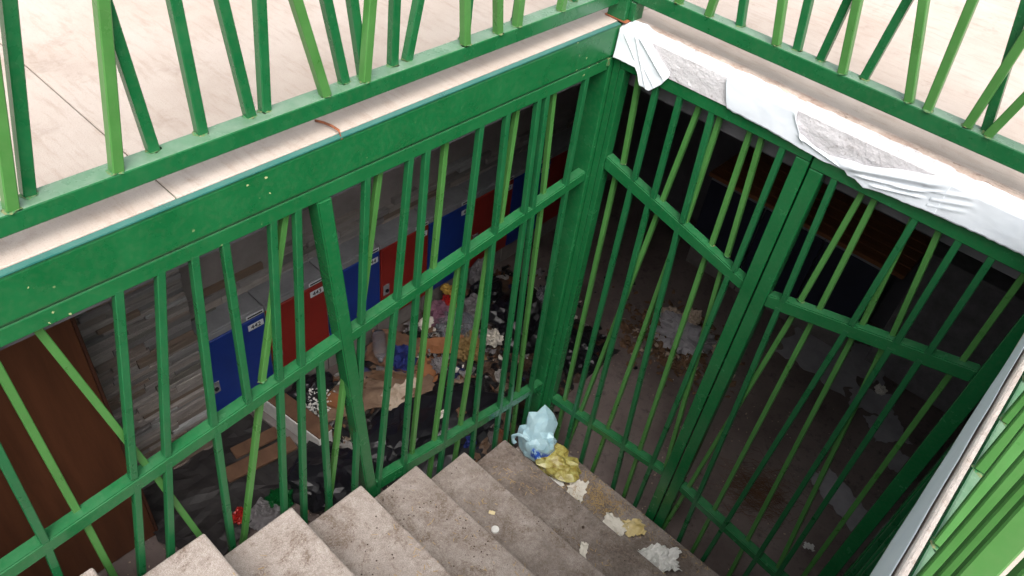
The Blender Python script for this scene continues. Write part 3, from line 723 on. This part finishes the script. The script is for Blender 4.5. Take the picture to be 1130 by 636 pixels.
tag(link('straw_litter', bm, 'straw'), 'dry straw and crumbs scattered over the lower steps', 'litter', kind='stuff')
bm = bmesh.new()
for i in range(5200):
    x = random.uniform(.05, 1.44); y = random.uniform(-1.4, -.03)
    if random.random() < max(0, nz((x, y, 2), 5, 8)*1.8-.05) or (abs(x-.40) < .09 and y > -.26 and random.random() < .6):
        z_ = onstep(x, y)+.004; r = random.choice((.0009, .0012, .0016, .0022, .0035)); c = Vector((x, y, z_))
        v = [bm.verts.new(c+Vector((r*math.cos(k*1.57+i), r*math.sin(k*1.57+i), 0))) for k in range(4)] + [bm.verts.new(c+Vector((0, 0, r*.9)))]
        for k in range(4): bm.faces.new((v[k], v[(k+1) % 4], v[4]))
tag(link('soil_crumbs', bm, 'soil'), 'dark soil crumbs scattered over the lower steps', 'litter', kind='stuff')

# ------------------------------------------------------------------ rubbish in the basement, left
Z = ZF
def C(name, mat, x, y, s, seed, label, cat, z=0, amp=.4, fr=2.4, rz=0, sub=4, sm=False):
    return tag(crumple(name, mat, (x, y, Z+z), s, seed, amp, fr, sub, None, rz, sm), label, cat)
def S(name, mat, x, y, s, seed, label, cat, z=.03, rot=(0, 0, 0), amp=.02, fr=5, rg=.15, th=.004, curl=0):
    return tag(sheet(name, mat, (x, y, Z+z), s, seed, amp, fr, rot, 16, rg, th, curl), label, cat)
S('tarpaulin', 'tarp', -.86, -1.30, (.55, .75), 2, 'dark speckled tarpaulin on the floor by the stone wall', 'tarpaulin', .012, (0, 0, .2), .03, 5)
t = thing('cardboard_sheet', (-.80, -.42, Z+.06), 'large tan cardboard sheet with green print, seen right of the slanting post', 'cardboard')
o = sheet('board', 'card', (0, 0, 0), (.34, .60), 4, .03, 4, (.12, -.18, -.5), 18, .14, .005); o.parent = t
for (dx, dy, sd_) in ((-.03, .06, 2), (-.06, -.08, 5), (.05, .12, 8)):
    o = sheet('green_print', 'leaf', (dx, dy, .045), (.10, .06), sd_, .004, 12, (.12, -.18, .4), 8, .5, .001); o.parent = t
S('cardboard_sheet', 'cardD', -.90, -.20, (.28, .22), 9, 'brown torn cardboard above the large tan sheet', 'cardboard', .12, (.2, .1, .6), .03)
bm = lathe([(.0, 0), (.036, .002), (.04, .02), (.038, .1), (.04, .14), (.03, .18), (.014, .21), (.014, .23)], 18); o = link('plastic_bottle', bm, 'clear', None, True)
o.location = (-1.03, -.20, Z+.17); o.rotation_euler = (1.45, .2, .9); tag(o, 'clear plastic bottle lying below the blue locker', 'bottle')
C('cloth_rag', 'bluerag', -.83, -.20, (.085, .075, .09), 5, 'crumpled dark blue rag on the cardboard', 'rag', .07)
S('cardboard_scrap', 'orange', -.66, -.17, (.12, .22), 6, 'bright orange tan card scrap beside the blue rag', 'cardboard', .10, (.2, .3, .7), .012)
S('cardboard_scrap', 'orange', -.755, .03, (.10, .26), 7, 'orange brown strip of card in the middle of the rubbish', 'cardboard', .13, (.1, .4, -.7), .02)
C('tin_can', 'greyp', -.655, -.08, (.05, .04, .05), 8, 'crushed silvery can beside the orange card', 'can', .10, .35, 4)
C('plastic_wrapper', 'ochre', -.64, .13, (.10, .085, .06), 10, 'ochre patterned wrapper right of the silvery can', 'wrapper', .10, .6, 3.5)
t = thing('snack_packet', (-1.0, .30, Z+.12), 'red and yellow snack packet in front of the lockers', 'packet')
for mt, lo, sc, sd_ in (('redp', (.035, -.01, 0), (.06, .045, .05), 3), ('yellow', (-.045, .06, .02), (.06, .04, .03), 5)):
    o = crumple('foil', mt, lo, sc, sd_, .4, 3, 3); o.parent = t
C('plastic_bag', 'purple', -.96, .20, (.09, .08, .09), 13, 'pinkish plastic bag left of the red packet', 'bag', .06, .4, 2.4)
C('plastic_bag', 'greyp', -.85, .40, (.08, .07, .09), 14, 'light grey plastic bag right of the red packet', 'bag', .06)
C('plastic_bag', 'clear', -.80, .20, (.14, .11, .11), 15, 'large clear crumpled plastic bag amid the rubbish', 'bag', .05, .5, 3)
C('paper_ball', 'paper', -.60, .30, (.06, .05, .05), 16, 'crumpled cream paper ball on the black bags', 'paper', .10, .5, 3)
C('cup', 'paper', -.90, .04, (.035, .05, .035), 17, 'small crushed white cup behind the clear bag', 'cup', .18, .4, 3)
C('rubbish_bag', 'blackbag', -.42, -.34, (.26, .40, .11), 18, 'black rubbish bag behind the bottom rail of the left gate', 'bag', 0, .35, 1.8)
C('rubbish_bag', 'blackbag', -.58, .52, (.20, .20, .18), 19, 'black rubbish bag at the far end of the heap', 'bag', 0, .35, 1.8)
C('rubbish_bag', 'blackbag', -.25, .62, (.16, .14, .11), 20, 'black rubbish bag on the floor behind the corner post', 'bag', 0, .35, 1.8)
C('rubbish_bag', 'blackbag', -.92, .58, (.10, .12, .12), 22, 'small black bag against the lockers', 'bag', 0, .35, 1.8)
C('stone_lump', 'greyp', -1.02, .60, (.06, .07, .11), 21, 'pale grey lump standing against the locker plinth', 'rubble', .1, .3, 2)
C('plastic_ball', 'clear', -.55, .68, (.06, .06, .07), 23, 'round clear plastic piece on the far black bag', 'plastic', .22, .2, 2)
C('rubbish_bag', 'blackbag', -.50, -.92, (.22, .20, .09), 81, 'flat black rubbish bag below the slanting post', 'bag', 0, .35, 1.8)
C('rubbish_bag', 'blackbag', -1.0, -.70, (.10, .16, .10), 82, 'black bag with foam flakes in front of the red locker', 'bag', 0, .35, 1.8)
# white foam box with a brown top
t = thing('foam_box', (-.90, -.86, Z+.02), 'long white foam box with a brown top lying on its side', 'box')
t.rotation_euler = (0, 0, .13)
bm = rbox(-.22, .22, -.045, .045, .0, .13, .006); o = link('body', bm, 'foam', None); o.parent = t
bm = rbox(-.218, .218, -.040, .052, .1305, .142, .003); o = link('lid', bm, 'cardD', None); o.parent = t
bm = rbox(-.25, .24, -.085, -.0465, .0, .03, .004); o = link('side_board', bm, 'plinth', None); o.parent = t
for k, (x, y, a, s) in enumerate(((-.93, -1.08, 1.52, (.24, .07)), (-.83, -1.12, 1.50, (.36, .085)))):
    bm = rbox(-s[0]/2, s[0]/2, -s[1]/2, s[1]/2, 0, .016, .003); o = link('wooden_plank', bm, 'cardD'); o.location = (x, y, Z+.06+k*.004); o.rotation_euler = (.05, .05, a-.05)
    tag(o, ['short brown plank next to the foam box', 'longer brown plank nearest the stair below the foam box'][k], 'plank')
C('plastic_bottle', 'greenglass', -.60, -1.17, (.06, .07, .05), 24, 'crushed green plastic bottle beside the steps', 'bottle', 0, .4, 3)
C('snack_packet', 'redp', -.63, -1.36, (.045, .05, .05), 25, 'shiny red wrapper on the floor beside the steps', 'packet', .01, .5, 3)
S('paper_scrap', 'greyp', -.56, -1.28, (.13, .14), 26, 'crumpled grey newspaper beside the red wrapper', 'paper', .02, (0, 0, .4), .05, 12)
bm = rbox(-.07, .07, -.04, .04, 0, .045, .006); o = link('wooden_block', bm, 'orange'); o.location = (-.87, -.63, Z+.05); o.rotation_euler = (.1, 0, .35); tag(o, 'orange wooden block behind the slanting post', 'block')
S('cardboard_scrap', 'beige', -.64, -.37, (.13, .22), 27, 'torn pale cardboard edge right of the large tan sheet', 'cardboard', .10, (.1, .4, -.4), .03, 9, .5)
C('plastic_bottle', 'paper', -.38, -.33, (.022, .05, .05), 28, 'small white bottle standing by the bottom rail', 'bottle', .11, .3, 3)
C('cloth_rag', 'bluerag', -.22, -.30, (.05, .05, .06), 29, 'bright blue scrap below the bottom rail near the steps', 'rag', .03)
C('cloth_rag', 'leaf', -.33, -.24, (.05, .05, .05), 30, 'brown rag near the small white bottle', 'rag', .1)
# loose fill of scraps nobody could count
m = NB('mixed_rubbish'); v = m.n('ShaderNodeTexVoronoi'); v.inputs['Scale'].default_value = 17; v.inputs['Randomness'].default_value = 1
nv = m.n('ShaderNodeTexNoise'); nv.inputs['Scale'].default_value = 9; m.l(m.pos(), nv.inputs['Vector'])
mv = m.n('ShaderNodeVectorMath', operation='MULTIPLY_ADD'); m.l(nv.outputs['Color'], mv.inputs[0]); mv.inputs[1].default_value = (.12, .12, .12); m.l(m.pos(), mv.inputs[2])
m.l(mv.outputs[0], v.inputs['Vector']); sc_ = m.n('ShaderNodeSeparateColor'); m.l(v.outputs['Color'], sc_.inputs[0])
cc = m.ramp(sc_.outputs[0], [(0, srgb(22, 22, 26)), (.30, srgb(30, 28, 30)), (.34, srgb(82, 60, 46)), (.46, srgb(112, 88, 70)), (.50, srgb(58, 50, 47)), (.66, srgb(96, 90, 90)), (.70, srgb(34, 32, 38)), (.84, srgb(150, 130, 110)), (.88, srgb(170, 165, 162)), (.93, srgb(36, 46, 90)), (.96, srgb(120, 72, 40)), (1, srgb(196, 190, 184))])
for n_ in m.t.nodes:
    if n_.type == 'VALTORGB': n_.color_ramp.interpolation = 'CONSTANT'
cc = m.mix(m.rng(m.noise(60, 6, .8), .4, .7, 0, .6), cc, srgb(48, 40, 36)); m.col(cc); m.rough(m.rng(sc_.outputs[1], 0, 1, .3, .95)); m.bump(m.noise(45, 5, .7), .7, .012); M['rubbish'] = m.m
bm = bmesh.new(); NX, NY = 100, 190; G = {}
for i in range(NX+1):
    for j in range(NY+1):
        x = -1.065 + i/NX*.98; y = -.78 + j/NY*1.75
        e = min(1, (x+1.09)/.08, (-.06-x)/.16, (y+.78)/.18, (.97-y)/.4)
        d, pp = noise.voronoi(Vector((x*11+nz((x, y, 0), 6, 1)*.8, y*11+nz((x, y, 4), 6, 2)*.8, 0)))
        c0 = noise.cell(Vector((math.floor(pp[0].x*50), math.floor(pp[0].y*50), 3)))
        h = max(0, e)*(.018 + .035*(nz((x, y, 1), 2.5, 5)+.5) + .040*abs(c0) + .02*nz((x, y, 3), 22, 7) + .05*max(0, d[1]-d[0])*.4)
        G[i, j] = bm.verts.new((x, y, Z-.006+h))
for i in range(NX):
    for j in range(NY): bm.faces.new((G[i, j], G[i+1, j], G[i+1, j+1], G[i, j+1]))
tag(link('rubbish_heap', bm, 'rubbish'), 'low heap of mixed torn rubbish in front of the lockers', 'rubbish', kind='stuff')
random.seed(77)
def scraps(name, mat, n, cx, cy, sx, sy, h, smin, smax, label, seed):
    random.seed(seed); bm = bmesh.new()
    for i in range(n):
        x = max(-1.06, cx+random.gauss(0, 1)*sx); y = cy+random.gauss(0, 1)*sy
        if -.03 < x < 1.47 and -4 < y < .03: continue
        e = math.exp(-((x-cx)/sx/1.6)**2-((y-cy)/sy/1.6)**2)
        c = Vector((x, y, Z+.006+random.random()*h*e)); r = random.uniform(smin, smax)
        q = Matrix.Rotation(random.uniform(0, 6.28), 3, 'Z') @ Matrix.Rotation(random.gauss(0, .5), 3, 'X') @ Matrix.Rotation(random.gauss(0, .5), 3, 'Y')
        k = random.randint(4, 6); ring = [bm.verts.new(c + q @ Vector((r*random.uniform(.6, 1.3)*math.cos(j*6.28/k), r*random.uniform(.4, 1.)*math.sin(j*6.28/k), r*random.uniform(-.2, .2)))) for j in range(k)]
        tp = bm.verts.new(c + q @ Vector((0, 0, r*.35)))
        for j in range(k): bm.faces.new((ring[j], ring[(j+1) % k], tp))
    return tag(link(name, bm, mat), label, 'litter', kind='stuff')
scraps('foam_flakes', 'foam', 1000, -.94, -.72, .06, .09, .17, .004, .012, 'white foam flakes spilled in front of the lockers', 1)
scraps('loose_scraps', 'cardD', 260, -.75, .05, .22, .40, .14, .01, .05, 'brown scraps filling the rubbish heap', 2)
scraps('loose_scraps', 'greyp', 220, -.78, .10, .20, .38, .15, .01, .045, 'grey plastic scraps filling the rubbish heap', 3)
scraps('loose_scraps', 'paper', 110, -.72, .0, .22, .45, .15, .006, .03, 'pale paper scraps filling the rubbish heap', 4)
scraps('loose_scraps', 'blackbag', 300, -.62, .1, .28, .55, .10, .01, .035, 'black plastic scraps filling the rubbish heap', 5)
scraps('loose_scraps', 'leaf', 300, -.7, -.5, .25, .5, .05, .006, .03, 'dry leaves between the rubbish', 6)
scraps('floor_specks', 'beige', 500, -.7, -1.1, .25, .35, .01, .002, .008, 'pale specks on the dark floor beside the stairs', 9)

# ------------------------------------------------------------------ rubbish beyond the end gate
C('plastic_bag', 'greycard', .12, 1.22, (.16, .12, .09), 40, 'large pale crumpled plastic bag on the heap beyond the gate', 'bag', .03, .6, 3)
C('paper_ball', 'beige', -.01, 1.33, (.07, .06, .06), 41, 'beige paper lump at the back of the heap beyond the gate', 'paper', .04, .5, 3)
C('paper_ball', 'beige', .10, 1.38, (.06, .05, .06), 42, 'beige crumpled lump on top of the heap beyond the gate', 'paper', .08, .5, 3)
C('paper_ball', 'beige', .34, 1.34, (.04, .05, .05), 43, 'small pink beige lump beside the gate stile', 'paper', .03, .5, 3)
C('plastic_bag', 'greyp', .22, 1.30, (.10, .08, .06), 44, 'grey plastic bag at the right of the heap beyond the gate', 'bag', .03, .5, 3)
scraps('dry_leaves', 'leaf', 700, .10, 1.22, .17, .13, .10, .008, .035, 'dry leaves and scraps heaped beyond the gate', 45)
scraps('dry_leaves', 'beige', 120, .12, 1.20, .17, .13, .11, .006, .025, 'pale shreds in the heap beyond the gate', 46)
gs = [(.82, 1.82, (.48, .38), 'large grey card sheet at the back, under the bench'), (1.20, 1.72, (.26, .20), 'grey card sheet with ragged edges in front of the large one'), (1.35, 1.58, (.20, .18), 'grey torn card piece near the right stile, behind the narrow one'),
      (1.36, .93, (.16, .34), 'narrow pointed grey card sheet low at the right'), (1.52, 1.40, (.16, .16), 'small round grey card piece by the right stile'), (1.05, 2.0, (.3, .2), 'grey card sheet furthest back at the right')]
for i, (x, y, s, lb) in enumerate(gs):
    S('cardboard_sheet', 'greycard', x, y, s, 50+i, lb, 'cardboard', .008+.003*i, (0, 0, .4*i), .008, 4, .28, .003)
C('paper_ball', 'paper', 1.20, 1.83, (.035, .03, .03), 61, 'small white paper ball on the grey card sheets', 'paper', .02, .5, 3)
S('paper_scrap', 'foam', 1.37, .55, (.05, .035), 62, 'tiny white scrap on the dark floor at the lower right', 'paper', .004, (0, 0, .4), .012, 20, .5, .001)
random.seed(9); bm = bmesh.new()
for i in range(420):
    a = random.gauss(0, 1); b2 = random.gauss(0, 1)
    sliver(bm, 1.03+a*.09, .64+b2*.09, Z+.006+random.random()*.03, random.uniform(.03, .12), random.uniform(-.5, 1.2), .002, random.uniform(-.25, .25))
tag(link('dry_grass', bm, 'cardD'), 'small heap of dry grass on the floor behind the right leaf', 'dry grass', kind='stuff')
scraps('floor_specks', 'beige', 260, .6, .9, .5, .5, .004, .002, .007, 'pale specks on the dark floor beyond the gate', 47)
